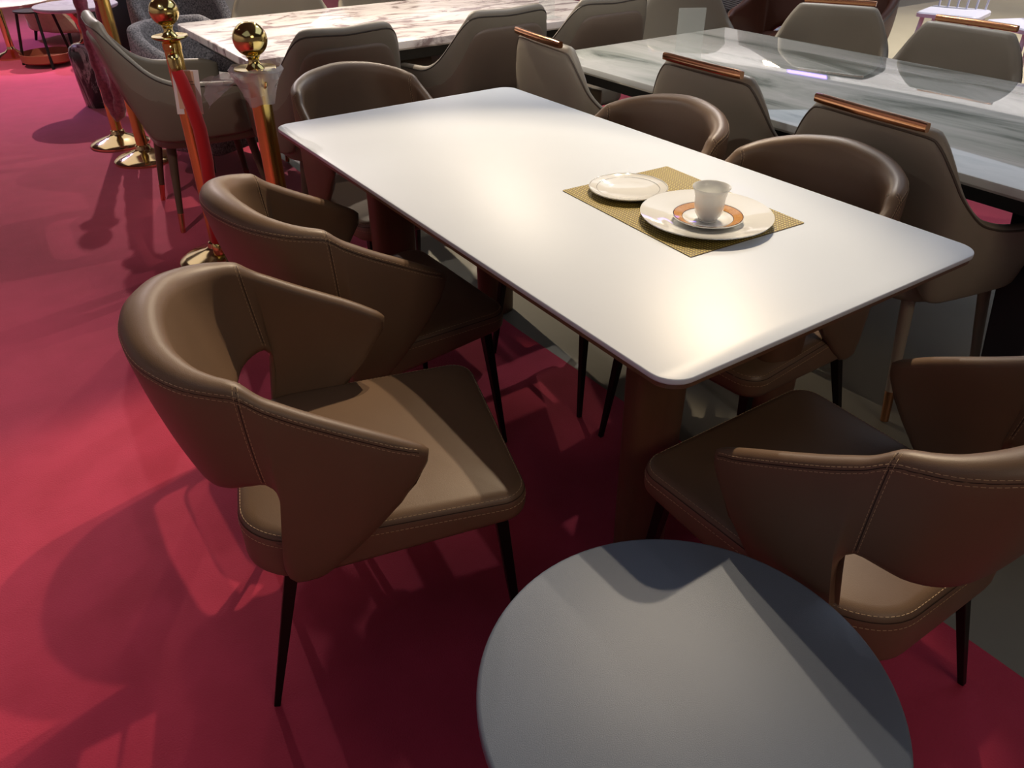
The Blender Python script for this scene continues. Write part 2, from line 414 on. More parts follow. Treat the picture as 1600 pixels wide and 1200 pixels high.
def make_carver(label, group):
    t = thing('carver_chair', label, 'chair', group=group)
    sh = Shell(CARVER, 84, 10, .010)
    b = MB(); sh.mesh(b, 0)
    # ridge stitching: two rows with a seam between them
    idx = np.linspace(3, sh.nu-4, 220)
    for d in (-.0052, .0052): dashes(b, [sh.atd(i, d) for i in idx], 1)
    seamline(b, [sh.atd(i, 0) for i in idx], 2)
    # cross seams where the back meets the arms (both sides, outside and inside)
    top = sh.outer[:, 0, :]
    for sgn in (-1, 1):
        cand = [i for i in range(sh.nu) if top[i, 1]*sgn > 0]
        k = min(cand, key=lambda i: abs(top[i, 0]+.172)+abs(top[i, 2]-.783))
        for inner in (False, True):
            js = np.linspace(1 if inner else 1, sh.nv-4, 60)
            for di in (-.28, .28): dashes(b, [sh.at(k+di, j, inner) for j in js], 1)
            seamline(b, [sh.at(k, j, inner) for j in js], 2)
    b.build('backrest', [M['leather'], M['thread'], M['seam']], t, angle=60)
    # seat
    pts = rrect(.268, .25, [.055, .12, .12, .055], 10, .034, 0)
    pts = [(x, y*(1 if x > 0 else 1-.07*min(1, -x/.2))) for x, y in pts]
    s = MB(); zb = lambda x: .388 if x > .25 else .388-(.25-x)*.11
    R = seat_mesh(s, pts, .458, zb, .010, .026, 0)
    c = Vector((.03, 0, .42))
    for ringk, off in ((5, 0), (7, -.004)):
        rr = [Vector(p) for p in R[ringk]]; rr.append(rr[0])
        pn = []
        for p in rr:
            n = Vector((p.x-c.x, p.y-c.y, .25 if ringk == 5 else .02)).normalized(); pn.append((p+Vector((0, 0, off))+n*.0004, n))
        dashes(s, pn, 1)
    rr = [Vector(p) for p in R[6]]; rr.append(rr[0])
    seamline(s, [(p+(Vector((p.x-c.x, p.y-c.y, .1)).normalized())*.0005, Vector((p.x-c.x, p.y-c.y, .1)).normalized()) for p in rr], 2)
    s.build('seat', [M['leather'], M['thread'], M['seam']], t, angle=60)
    for sy in (-1, 1):
        for a, f in (((-.150, .19, .36), (-.241, .227, 0)), ((.248, .20, .40), (.285, .236, 0))):
            l = MB(); l.prism((a[0], a[1]*sy, a[2]), (f[0], f[1]*sy, f[2]), (.026, .026), (.013, .013))
            bevel(l.build('leg', M['dark_metal'], t, smooth=False), .002)
    u = MB(); u.box((.03, 0, .372), (.40, .36, .012)); u.build('underframe', M['dark_metal'], t, smooth=False)
    return t
GC = 'brown leather chairs around the white table'
c1 = make_carver('brown leather chair pulled out from the white table, its seat crossed by the table shadow', GC)
c1.location = (-.795, -.383, 0); c1.rotation_euler = (0, 0, -.305)
dup(c1, (-.511, .166, 0), .013, 'brown leather chair half under the white table, directly behind the pulled-out chair')
dup(c1, (-.112, -1.05, 0), 1.562, 'brown leather chair beside the round blue-grey table, at the short end of the white table')
dup(c1, (.332, -.422, 0), 3.215, 'brown leather chair across the white table, tucked in behind the teacup')
dup(c1, (.318, .150, 0), 3.165, 'brown leather chair across the white table, tucked in behind the small side plate')
dup(c1, (-.047, .96, 0), -1.555, 'brown leather chair at the far short end of the white table')

# ------------------------------------------------------------------ white dining table
t = thing('dining_table', 'rectangular white stone-topped dining table with brown legs', 'table')
o = rrect(.45, .90, .05, 10)
b = MB(); b.rings([ring(ins(o, .0035), .7375), ring(ins(o, .0005), .740), ring(o, .742), ring(o, .7475), ring(ins(o, .0006), .7492), ring(ins(o, .0022), .75)])
b.build('tabletop', M['slab'], t, angle=50)
b = MB(); oi = ins(o, .004)
b.rings([ring(ins(oi, .05), .712), ring(ins(oi, .012), .722), ring(oi, .729), ring(oi, .7375)])
b.build('top_board', M['brown_wood'], t, angle=30)
for sx in (-1, 1):
    for sy in (-1, 1):
        b = MB(); rows = []
        for z, k in ((0, .92), (.01, .95), (.3, 1), (.6, 1.04), (.712, 1.06)):
            rows.append([(sx*(.195+.012*(.7-z))+.074*k*math.copysign(abs(math.cos(a))**.8, math.cos(a)), sy*(.625+.012*(.7-z))+.042*k*math.copysign(abs(math.sin(a))**.8, math.sin(a)), z) for a in [2*PI*i/36 for i in range(36)]])
        b.rings(rows); b.build('leg', M['brown_wood'], t, angle=60)
for sx in (-1, 1):
    b = MB(); b.box((sx*.2, 0, .69), (.05, 1.3, .044)); bevel(b.build('rail', M['brown_wood'], t, smooth=False), .004)

# ------------------------------------------------------------------ table setting
b = MB(); pm = rrect(.172, .236, .003, 3)
b.rings([ring(pm, .0), ring(pm, .0016)], 0)
pmo = b.build('placemat', M['mat_gold'], smooth=False)
pmo.location = (.102, -.343, .7502); pmo.rotation_euler = (0, 0, -.045)
tag(pmo, 'gold woven placemat lying on the white table', 'placemat')
def plate(name, label, r, h, loc, rim=None, cat='plate', lines=()):
    b = MB(); k = r
    prof = [(.0, .003), (k*.52, .003), (k*.60, .006), (k*.66, h*.45), (k*.80, h*.72), (k*.985, h-.001), (k, h), (k*.992, h-.003), (k*.80, h*.72-.004), (k*.66, h*.45-.004), (k*.58, .002), (k*.55, 0), (.0, 0)]
    prof = [(max(a, .0004), c) for a, c in prof]
    b.lathe(prof, 72, mi=0)
    if rim:
        r0, r1 = rim
        def zt(x): return float(np.interp(x, [p[0] for p in prof[:7]], [p[1] for p in prof[:7]]))
        b.lathe([(x, zt(x)+.0004) for x in np.linspace(r0, r1, 6)], 72, mi=1, cap=False)
        b.lathe([(x, zt(x)+.0006) for x in np.linspace(r0-.0012, r0, 2)], 72, mi=2, cap=False)
        b.lathe([(x, zt(x)+.0006) for x in np.linspace(r1, r1+.0015, 2)], 72, mi=2, cap=False)
    for rr in lines:
        def zt(x): return float(np.interp(x, [p[0] for p in prof[:7]], [p[1] for p in prof[:7]]))
        b.lathe([(x, zt(x)+.0004) for x in (rr-.0006, rr+.0006)], 72, mi=3, cap=False)
    o = b.build(name, [M['porcelain'], M['amber'], M['dark_glaze'], M['grey_line']], angle=40); o.location = loc
    return tag(o, label, cat)
ZP = .7520
plate('dinner_plate', 'large plain white dinner plate on the placemat under the cup and saucer', .150, .020, (.088, -.448, ZP))
plate('side_plate', 'smaller white plate with fine grey rings on the placemat', .098, .016, (.066, -.205, ZP), lines=(.078, .096))
plate('saucer', 'white saucer with an amber patterned rim on the dinner plate', .080, .017, (.083, -.458, ZP+.0034), rim=(.058, .0765), cat='saucer')
b = MB()
prof = [(.0004, .0), (.021, .0), (.0225, .002), (.0215, .005), (.026, .010), (.031, .020), (.0335, .035), (.0345, .055), (.0375, .068), (.0425, .077), (.0422, .078), (.0405, .0768), (.0355, .067), (.0325, .055), (.0315, .035), (.028, .018), (.018, .009), (.0004, .008)]
b.lathe(prof, 56, mi=0)
b.lathe([(.0352, .0605), (.0358, .0625)], 56, mi=1, cap=False); b.lathe([(.0223, .0035), (.0222, .0045)], 56, mi=1, cap=False)
o = b.build('teacup', [M['porcelain'], M['grey_line']], angle=60); o.location = (.083, -.458, ZP+.0034+.0034)
tag(o, 'small white flared porcelain cup with a thin grey line, on the amber-rimmed saucer', 'cup')

# ------------------------------------------------------------------ round side table
t = thing('round_side_table', 'round blue-grey side table close to the camera', 'side table', (-.668, -1.194, 0))
b = MB(); R0 = .287
b.lathe([(.01, .478), (R0-.012, .478), (R0-.004, .480), (R0, .485), (R0, .493), (R0-.0025, .498), (R0-.007, .5), (.01, .5)], 96); b.build('top', M['blue_top'], t, angle=40)
b = MB(); b.lathe([(.03, .02), (.03, .46), (.11, .465), (.11, .478)], 40); b.build('post', M['black_metal'], t)
b = MB(); b.lathe([(.2, 0), (.2, .008), (.19, .012), (.035, .02), (.03, .022)], 64); b.build('base', M['black_metal'], t)

# ------------------------------------------------------------------ taupe wing armchairs around the violet marble table
GST = [((-.372, 0, .905), (-.265, 0, .54), .05), ((-.372, .10, .910), (-.265, .1, .54), .05), ((-.368, .165, .912), (-.265, .165, .535), .05), ((-.358, .205, .90), (-.265, .205, .51), .05),
       ((-.322, .238, .855), (-.262, .228, .47), .048), ((-.265, .262, .785), (-.245, .25, .43), .046), ((-.205, .283, .72), (-.20, .27, .415), .044), ((-.13, .295, .678), (-.13, .28, .41), .042),
       ((.03, .30, .657), (.03, .28, .41), .04), ((.14, .296, .645), (.14, .278, .412), .038), ((.19, .285, .625), (.185, .272, .42), .034)]
GS2 = [((-.372, 0, .84), (-.277, 0, .548), .03), ((-.372, .10, .84), (-.277, .1, .548), .03), ((-.366, .150, .836), (-.277, .165, .543), .03), ((-.352, .190, .815), (-.277, .205, .518), .03),
       ((-.322, .228, .755), (-.27, .232, .478), .03), ((-.268, .262, .675), (-.255, .256, .438), .03), ((-.20, .289, .625), (-.205, .278, .422), .03), ((-.13, .302, .59), (-.13, .289, .416), .028),
       ((-.04, .306, .585), (-.04, .29, .416), .028), ((.06, .306, .602), (.05, .289, .416), .028), ((.135, .300, .610), (.135, .286, .418), .026), ((.175, .289, .60), (.172, .28, .428), .022)]
def round_leg(parent, a, f, r0, r1, m, tip, tiplen=.07):
    a, f = Vector(a), Vector(f); k = tiplen/(a-f).length; q = f.lerp(a, k); rq = r1+(r0-r1)*k
    l = MB(); l.tube([a, q], [r0, rq], 16); lg = l.build('leg', m, parent)
    l = MB(); l.tube([q, f], [rq+.0008, r1], 16); l.build('ferrule', tip, lg)
def make_wing(label, group):
    t = thing('wing_armchair', label, 'armchair', group=group)
    sh = Shell(GST, 64, 8, .012); b = MB(); sh.mesh(b); bk = b.build('backrest', M['taupe'], t, angle=60)
    b = MB(); b.tube([sh.at(i, 3.6)[0] for i in np.linspace(3, sh.nu-4, 120)], .0032, 6); b.build('piping', M['piping'], bk)
    s2 = Shell(GS2, 64, 7, .010); b = MB(); s2.mesh(b); b.build('outer_panel', M['taupe_dark'], t, angle=60)
    pts = rrect(.26, .245, [.07, .12, .12, .07], 8, .02, 0)
    b = MB(); seat_mesh(b, pts, .478, lambda x: .375, .012, .035); b.build('seat', M['taupe'], t, angle=60)
    for sx, sy in ((-1, -1), (-1, 1), (1, -1), (1, 1)):
        round_leg(t, (sx*.175, sy*.18, .40), (sx*.225+(.0 if sx < 0 else .0), sy*.25, 0), .022, .011, M['walnut'], M['copper'], .09)
    return t
GG = 'taupe armchairs at the violet marble table'
g1 = make_wing('taupe armchair side-on at the end of the violet marble table, behind the red rope', GG)
g1.location = (-.345, 2.36, 0); g1.rotation_euler = (0, 0, -.06)
dup(g1, (.08, 1.84, 0), 1.57, 'taupe armchair with its back right behind the chair at the white table end')
dup(g1, (.835, 1.84, 0), 1.60, 'taupe armchair in the middle of the violet marble table, showing its whole curved arm')
dup(g1, (1.44, 1.83, 0), 1.56, 'taupe armchair of the violet marble table next to the corner of the green-grey marble table')

# ------------------------------------------------------------------ beige armchairs with metal handles
IST = [((-.285, 0, .878), (-.235, 0, .50), .045), ((-.285, .10, .878), (-.235, .1, .50), .045), ((-.282, .185, .876), (-.232, .17, .49), .045), ((-.278, .207, .862), (-.23, .195, .475), .044),
       ((-.262, .255, .80), (-.225, .225, .44), .042), ((-.235, .29, .735), (-.22, .255, .412), .04), ((-.17, .308, .672), (-.185, .272, .40), .038), ((-.10, .313, .640), (-.11, .28, .395), .036),
       ((.03, .313, .608), (.03, .282, .384), .034), ((.14, .308, .595), (.14, .28, .378), .032), ((.19, .298, .578), (.185, .275, .385), .03)]
def make_handle_chair(label, group, name='handle_armchair', m=None, leg=None, handle=True, lo=False):
    t = thing(name, label, 'armchair', group=group)
    sh = Shell(IST, 64, 8, .014); b = MB(); sh.mesh(b); bk = b.build('backrest', m or M['beige'], t, angle=60)
    b = MB(); b.tube([sh.at(i, 3.6)[0] for i in np.linspace(3, sh.nu-4, 140)], .0034, 6); b.build('piping', M['piping_b'], bk)
    pts = rrect(.255, .245, [.07, .11, .11, .07], 8, .025, 0)
    b = MB(); seat_mesh(b, pts, .478, lambda x: .38, .014, .036); b.build('seat', m or M['beige'], t, angle=60)
    if handle:
        b = MB(); rows = []
        for y in np.linspace(-.178, .178, 17):
            x = -.303-.002*math.cos(y/.178*PI/2)+.004*(y/.178)**2; z = .884
            e = 1 if abs(y) < .17 else .9
            rows.append([(x+.010*e*math.copysign(abs(math.cos(a))**.6, math.cos(a)), y, z+.001+.013*e*math.copysign(abs(math.sin(a))**.6, math.sin(a))) for a in [2*PI*q/16 for q in range(16)]])
        b.rings(rows); b.build('handle', M['copper'], t, angle=30)
    for sx, sy in ((-1, -1), (-1, 1), (1, -1), (1, 1)):
        round_leg(t, (sx*.18, sy*.19, .40), (sx*.21, sy*.25, 0), .02, .012, leg or M['beige'], M['copper'], .10)
    return t
GB = 'beige armchairs with copper handles at the green-grey marble table'
i3 = make_handle_chair('beige armchair with copper handle right behind the near right corner of the white table', GB)
i3.location = (1.03, -.41, 0); i3.rotation_euler = (0, 0, -.083)
dup(i3, (1.085, .265, 0), -.03, 'beige armchair with copper handle, the middle one of three backing onto the white table')
dup(i3, (.94, .95, 0), -.13, 'beige armchair with copper handle at the far corner of the white table')
dup(i3, (2.02, .735, 0), 3.14+.44, 'beige armchair across the green-grey marble table, in front of the chestnut chair', scale=(1, .9, 1))
dup(i3, (1.936, .18, 0), 3.14, 'beige armchair across the green-grey marble table, in front of the white chairs', scale=(1, .95, 1))
dup(i3, (2.0, 1.40, 0), -1.80, 'beige armchair at the far end of the green-grey marble table')
dup(i3, (.45, 3.06, 0), -1.57, 'beige armchair behind the violet marble table, beside the grey woven chair', 'beige armchairs behind the violet marble table')
dup(i3, (1.10, 3.06, 0), -1.57, 'beige armchair behind the violet marble table, above the middle of its far edge', 'beige armchairs behind the violet marble table')

# ------------------------------------------------------------------ marble tables
def marble_table(name, label, x0, x1, y0, y1, m, th, rad, legs, legm):
    cx, cy = (x0+x1)/2, (y0+y1)/2
    t = thing(name, label, 'table', (cx, cy, 0))
    o = rrect((x1-x0)/2, (y1-y0)/2, rad, 8)
    b = MB(); b.rings([ring(ins(o, .006), .75-th), ring(o, .75-th+.008), ring(o, .744), ring(ins(o, .002), .748), ring(ins(o, .007), .75)]); b.build('tabletop', m, t, angle=35)
    b = MB(); b.box((0, 0, .75-th-.03), (x1-x0-.16, y1-y0-.16, .06)); b.build('apron', M['under_dark'], t, smooth=False)
    for lx, ly, tx, ty in legs:
        b = MB(); b.prism((lx, ly, .75-th-.03), (tx, ty, 0), (.16, .07), (.10, .05), xdir=(0, 1, 0)); bevel(b.build('leg', legm, t, smooth=False), .006)
    return t
marble_table('marble_dining_table', 'long dining table with a white and violet-brown marble top', -.2, 1.96, 1.91, 3.06, M['marble_a'], .04, .03,
             [(-.7, -.2, -.8, -.3), (-.7, .2, -.8, .3), (.7, -.2, .8, -.3), (.7, .2, .8, .3), (-.15, 0, -.28, 0), (.15, 0, .28, 0)], M['brown_wood'])
marble_table('marble_dining_table', 'glossy green-grey marble dining table beside the beige armchairs', .88, 2.0, -1.25, 1.28, M['marble_b'], .03, .015,
             [(-.2, -.7, -.3, -.8), (.2, -.7, .3, -.8), (-.2, .7, -.3, .8), (.2, .7, .3, .8)], M['under_dark'])
def acrylic(loc, rz, label):
    b = MB(); b.box((0, 0, .002), (.11, .07, .004)); b.box((0, .02, .10), (.11, .003, .2)); o = b.build('acrylic_stand', M['acrylic'], smooth=False)
    o.location = loc; o.rotation_euler = (0, 0, rz); tag(o, label, 'sign holder')
acrylic((1.46, 2.02, .7505), .1, 'empty clear acrylic sign stand on the violet marble table')
acrylic((1.27, .80, .7505), -.55, 'empty clear acrylic sign stand on the green-grey marble table')

# ------------------------------------------------------------------ stanchions and ropes
def make_stanchion(label, group):
    t = thing('stanchion', label, 'stanchion', group=group)
    b = MB(); b.lathe([(.172, 0), (.172, .012), (.166, .018), (.14, .030), (.09, .046), (.055, .058), (.045, .066), (.04, .085), (.033, .09)], 56); b.build('base', M['pale_gold'], t, angle=35)
    b = MB(); b.lathe([(.0318, .085), (.0318, .86), (.034, .862), (.034, .885), (.03, .89)], 36); b.build('pole', M['gold_pole'], t, angle=35)
    b = MB(); b.lathe([(.03, .888), (.062, .902), (.066, .906), (.064, .910), (.03, .908), (.026, .912), (.017, .925), (.0165, .935), (.022, .943), (.020, .948)], 44); b.build('collar', M['gold'], t, angle=35)
    b = MB(); b.lathe([(.002+.050*math.sin(a), .992-.050*math.cos(a)) for a in np.linspace(.35, PI, 22)], 40); b.build('finial', M['gold'], t, angle=60)
    for a in (-PI/2-.3, PI/2):
        b = MB(); q = [(.045*math.cos(a)+.016*math.cos(k)*math.cos(a), .045*math.sin(a)+.016*math.cos(k)*math.sin(a), .872+.016*math.sin(k)) for k in np.linspace(0, 2*PI, 17)[:-1]]
        b.tube(q, .0035, 8, closed=True); b.build('hook', M['gold'], t)
    return t
GS = 'gold rope stanchions on the crimson carpet'
s1 = make_stanchion('gold ball-top stanchion with the red rope hanging down its pole', GS); s1.location = (-.525, 1.722, 0)
dup(s1, (-.447, .99, 0), .4, 'gold ball-top stanchion with clear film tied round its collar')
dup(s1, (-.47, 3.37, 0), 0, 'gold stanchion behind the taupe armchair at the table end, the closer of two')
dup(s1, (-.525, 3.79, 0), 0, 'gold stanchion behind the taupe armchair at the table end, the one further off')
# red rope
t = thing('velvet_rope', 'red velvet rope hanging straight down the gold stanchion pole', 'rope', (-.54, 1.66, 0))
b = MB(); b.tube([(-.002, .0, .80), (.006, -.008, .76), (.018, -.014, .68), (.03, -.016, .58), (.028, -.014, .45), (.016, -.008, .30), (.004, 0, .17), (-.002, .004, .105)],
                 [.021, .024, .0255, .026, .026, .025, .024, .022], 18); b.build('cord', M['velvet'], t)
for z0, z1 in ((.795, .86), (.05, .11)):
    b = MB(); b.lathe([(.012, z0), (.0235, z0+.004), (.0235, z1-.02), (.018, z1-.008), (.008, z1)], 20, (-.002, .002, 0)); b.build('end_cap', M['gold'], t)
b = MB(); b.tube([(.004, .004, .855), (.008, .012, .872), (.012, .02, .868)], .004, 8); b.build('snap_hook', M['gold'], t)
# mauve rope between the two far stanchions
t = thing('velvet_rope', 'fluffy mauve rope hanging in a loop between the two stanchions behind the taupe armchair', 'rope', (-.5, 3.60, 0))
pth = [(-.035, .115, .84), (-.042, .105, .62), (-.037, .095, .40), (-.027, .085, .25), (-.008, .07, .19), (.008, .05, .25), (.018, .0, .45), (.026, -.10, .72), (.03, -.15, .84)]
pth = [tuple(p) for p in catmull(pth, np.linspace(0, 1, 40))]
b = MB(); b.tube(pth, [.034+.004*math.sin(k*2.1) for k in range(40)], 14); b.build('cord', M['pink_velvet'], t)
for p in (pth[0], pth[-1]):
    b = MB(); b.lathe([(.01, -.01), (.03, 0), (.03, .035), (.012, .045)], 18, p); b.build('end_cap', M['gold'], t)
# card
t = thing('price_card', 'white and peach paper card on the stanchion behind the red rope', 'card', (-.515, 1.686, .71))
t.rotation_euler = (.04, .09, -.25)
b = MB(); b.box((0, 0, 0), (.096, .0016, .165)); b.build('sheet', M['paper'], t, smooth=False)
b = MB(); b.box((-.004, -.0012, .008), (.066, .0006, .140)); ph = b.build('print', M['peach'], t, smooth=False)
b = MB()
for z, w in ((.040, .020), (.030, .026)): b.box((.016, -.0017, z), (w, .0004, .0024))
b.build('text_line', M['print'], ph, smooth=False)
# plastic film
t = thing('plastic_wrap', 'crumpled clear film tied under the ball of the stanchion by the white table', 'film', (-.447, .99, .87))
b = MB(); rows = []
for z, r in ((.044, .072), (.030, .080), (.012, .074), (-.012, .056), (-.04, .046), (-.07, .038)):
    rows.append([((r+.006*math.sin(5*a+z*60)+.003*math.sin(11*a-z*90))*math.cos(a), (r+.006*math.sin(5*a+z*60))*math.sin(a), z+.004*math.sin(3*a)) for a in [2*PI*i/48 for i in range(48)]])
b.grid(rows, close_v=True); b.build('skirt', M['plastic'], t, angle=20)
b = MB(); rows = []
for k in range(15):
    u = k/14; w = .010+.034*u; x = -.05-.125*u; z = .012-.03*u-.02*u*u
    rows.append([(x*.83+.006*math.sin(j*2.2+k*.9), -x*.55+.008*math.sin(j*1.7+k*.7), z+(j/5-.5)*2*w+.004*math.sin(j*3+k)-(.03*(j < 2)*max(0, u-.7))) for j in range(6)])
b.grid(rows); b.build('loose_end', M['plastic'], t, angle=20)

# ------------------------------------------------------------------ things at the far side, behind the stanchions
def tub(name, label, m, loc, rz, h=.72, r=.34, seat_z=.42, group=None, legs=True):
    t = thing(name, label, 'armchair', loc, rz, group)
    st = []
    for k in range(10):
        a = PI-k/9*PI*.72; hh = h-(h-.60)*max(0, (k-4)/5)
        st.append(((1.06*r*math.cos(a), 1.06*r*math.sin(a), hh), (.82*r*math.cos(a), .82*r*math.sin(a), .10), .07))
    sh = Shell(st, 48, 7, .03); b = MB(); sh.mesh(b); b.build('backrest', m, t, angle=60)
    pts = rrect(r*.85, r*.8, [.1, r*.5, r*.5, .1], 8, .03, 0)
    b = MB(); seat_mesh(b, pts, seat_z, lambda x: .10, .02, .05); b.build('seat', m, t, angle=60)
    for sx, sy in ((-1, -1), (-1, 1), (1, -1), (1, 1)):
        l = MB(); l.tube([(sx*r*.55, sy*r*.55, .12), (sx*r*.6, sy*r*.6, 0)], [.018, .012], 10); l.build('leg', M['black_metal'], t)
    return t
tub('tub_chair', 'speckled grey woven chair rising behind the taupe armchair at the table end', M['woven'], (-.14, 3.12, 0), -1.1, .745, .275, .46, 'grey woven chairs')
tub('tub_chair', 'speckled grey woven chair behind the far corner of the violet marble table', M['woven'], (.0, 3.74, 0), -1.4, .90, .27, .46, 'grey woven chairs')
tub('tub_chair', 'cream fluffy tub chair behind the tray table', M['boucle'], (-.12, 7.86, 0), .5, .78, .44, .42, 'cream fluffy tub chairs')
tub('tub_chair', 'cream fluffy tub chair beside the violet-lit table', M['boucle'], (.56, 6.84, 0), .3, .78, .36, .42, 'cream fluffy tub chairs')
tub('tub_chair', 'black tub chair between the two cream fluffy chairs', M['black_cloth'], (.0, 6.42, 0), .9, .6, .26, .40)
# round cream table on a gold pole
t = thing('round_table', 'cream round table on a gold pole at the top left corner', 'table', (-.76, 7.18, 0))
b = MB(); b.lathe([(.17, 0), (.17, .012), (.15, .025), (.06, .05), (.034, .07), (.03, .09)], 40); b.build('base', M['pale_gold'], t, angle=35)
b = MB(); b.lathe([(.03, .08), (.03, .44)], 24); b.build('pole', M['gold'], t)
b = MB(); b.lathe([(.01, .44), (.42, .446), (.45, .456), (.45, .462), (.445, .466), (.01, .466)], 64); b.build('top', M['cream_top'], t, angle=30)
# tray side table
t = thing('tray_table', 'side table with a round rust-brown tray at floor level and dark legs', 'side table', (-.53, 6.62, 0))
b = MB(); b.lathe([(.01, .03), (.19, .03), (.215, .045), (.22, .105), (.213, .107), (.205, .055), (.18, .045), (.01, .045)], 56); b.build('tray', M['tray'], t, angle=35)
for a in (-1.62, .5, 2.6):
    b = MB(); b.tube([(.232*math.cos(a), .232*math.sin(a), 0), (.15*math.cos(a), .15*math.sin(a), .43)], .012, 10); b.build('leg', M['dark_metal'], t)
b = MB(); b.lathe([(.01, .425), (.155, .425), (.16, .43), (.16, .438), (.01, .44)], 56); b.build('top', M['dark_metal'], t, angle=35)
# marble bottle table
t = thing('pedestal_table', 'marble-topped side table on a bottle-shaped dark marble base with gold neck', 'side table', (-.42, 4.88, 0))
b = MB(); b.lathe([(.115, 0), (.118, .01), (.128, .15), (.135, .30), (.134, .36), (.12, .395), (.09, .415), (.05, .42)], 48); b.build('base', M['marble_c'], t, angle=40)
b = MB(); b.lathe([(.052, .418), (.035, .43), (.026, .46), (.024, .50), (.03, .54), (.055, .59), (.10, .63), (.11, .636)], 40); b.build('neck', M['copper'], t, angle=40)
b = MB(); b.lathe([(.01, .636), (.258, .638), (.266, .646), (.266, .656), (.262, .66), (.01, .66)], 64); b.build('top', M['marble_d'], t, angle=30)
# low table, violet light painted into its top colour
t = thing('coffee_table', 'low violet-lit table behind the ball of the red-rope stanchion', 'table', (.36, 5.60, 0))
b = MB(); o = rrect(.26, .36, .05, 6); b.rings([ring(o, .42), ring(o, .446), ring(ins(o, .004), .45)]); b.build('top', M['lilac'], t, angle=30)
for sx in (-1, 1):
    for sy in (-1, 1):
        b = MB(); b.tube([(sx*.2, sy*.3, .42), (sx*.22, sy*.32, 0)], .015, 10); b.build('leg', M['dark_metal'], t)
b = MB(); b.lathe([(.14, 0), (.17, .01), (.22, .10), (.225, .13), (.20, .15), (.01, .155)], 40)
o = b.build('pouf', M['mauve'], angle=40); o.location = (.47, 5.86, .451); tag(o, 'mauve leather cushion pad resting on the violet-lit table', 'cushion')

# ------------------------------------------------------------------ things beyond the green-grey marble table
br = make_handle_chair('large chestnut leather armchair behind a beige armchair across the green-grey table', 'chestnut armchair', 'lounge_armchair', M['brown_hide'], M['walnut'], handle=False)
del br['group']; br.location = (2.75, 1.36, 0); br.rotation_euler = (0, 0, 3.5); br.scale = (1.2, 1.3, 1.25)
t = thing('round_table', 'pale teal round table beyond the far corner of the green-grey table', 'table', (3.62, 2.42, 0))
b = MB(); b.lathe([(.01, .425), (.30, .425), (.31, .435), (.31, .445), (.305, .45), (.01, .45)], 56); b.build('top', M['teal'], t, angle=30)
b = MB(); b.lathe([(.16, 0), (.16, .015), (.03, .04), (.03, .425)], 32); b.build('base', M['black_metal'], t, angle=30)
t = thing('slatted_bench', 'low black slatted bench behind the pale teal table', 'bench', (5.0, 4.05, 0), -.35)
for k in range(9):
    b = MB(); b.box((-.24+k*.06, 0, .31), (.04, 1.1, .05)); b.build('slat', M['bench'], t, smooth=False)
for y in (-.45, .45):
    b = MB(); b.box((0, y, .143), (.5, .06, .286)); b.build('leg', M['bench'], t, smooth=False)
def make_white(label, group):
    t = thing('spindle_chair', label, 'chair', group=group)
    b = MB(); o = rrect(.22, .22, .05, 5); b.rings([ring(o, .42), ring(o, .445), ring(ins(o, .01), .455)]); b.build('seat', M['white_paint'], t, angle=30)
    for sx, sy in ((-1, -1), (-1, 1), (1, -1), (1, 1)):
        l = MB(); l.tube([(sx*.17, sy*.17, .43), (sx*.21, sy*.21, 0)], [.018, .013], 10); l.build('leg', M['white_paint'], t)
    for y in np.linspace(-.17, .17, 6):
        l = MB(); l.tube([(-.19, y, .445), (-.24, y*1.1, .84)], .008, 8); l.build('spindle', M['white_paint'], t)
    b = MB(); b.box((-.245, 0, .86), (.03, .42, .06)); bevel(b.build('top_rail', M['white_paint'], t, smooth=False), .008)
    return t
w1 = make_white('white painted spindle chair on the beige floor, the closer to the chestnut armchair', 'white spindle chairs')
w1.location = (5.3, 1.95, 0); w1.rotation_euler = (0, 0, 3.4)
dup(w1, (5.22, 1.32, 0), 2.7, 'white painted spindle chair on the beige floor at the top right corner')

# ------------------------------------------------------------------ lamps mirrored in the polished tabletops
def lamp(label, loc, size, m, rz=0):
    t = thing('wall_lamp', label, 'lamp', loc, rz)
    b = MB(); b.box((.03, 0, 0), (.06, size[0]+.04, size[1]+.04)); b.build('housing', M['black_metal'], t, smooth=False)
    b = MB(); b.box((-.008, 0, 0), (.016, size[0], size[1])); b.build('diffuser', m, t, smooth=False)
M['glow_warm'] = emit_mat('warm lamp glow', (1, .82, .58, 1), 14); M['glow_violet'] = emit_mat('violet lamp glow', (.22, .14, 1, 1), 7); M['glow_white'] = emit_mat('white lamp glow', (1, .97, .92, 1), 14)
lamp('warm lamp mirrored as a bright spot in the green-grey marble tabletop', (11.9, 9.36, 2.80), (.42, .55), M['glow_warm'])
lamp('violet lamp mirrored in the green-grey marble tabletop beside the armchair reflection', (11.9, 8.45, 3.36), (1.0, .38), M['glow_violet'])
lamp('white lamp mirrored as a glare spot in the violet marble tabletop', (4.4, 14.9, 2.97), (.7, .5), M['glow_white'], PI/2)

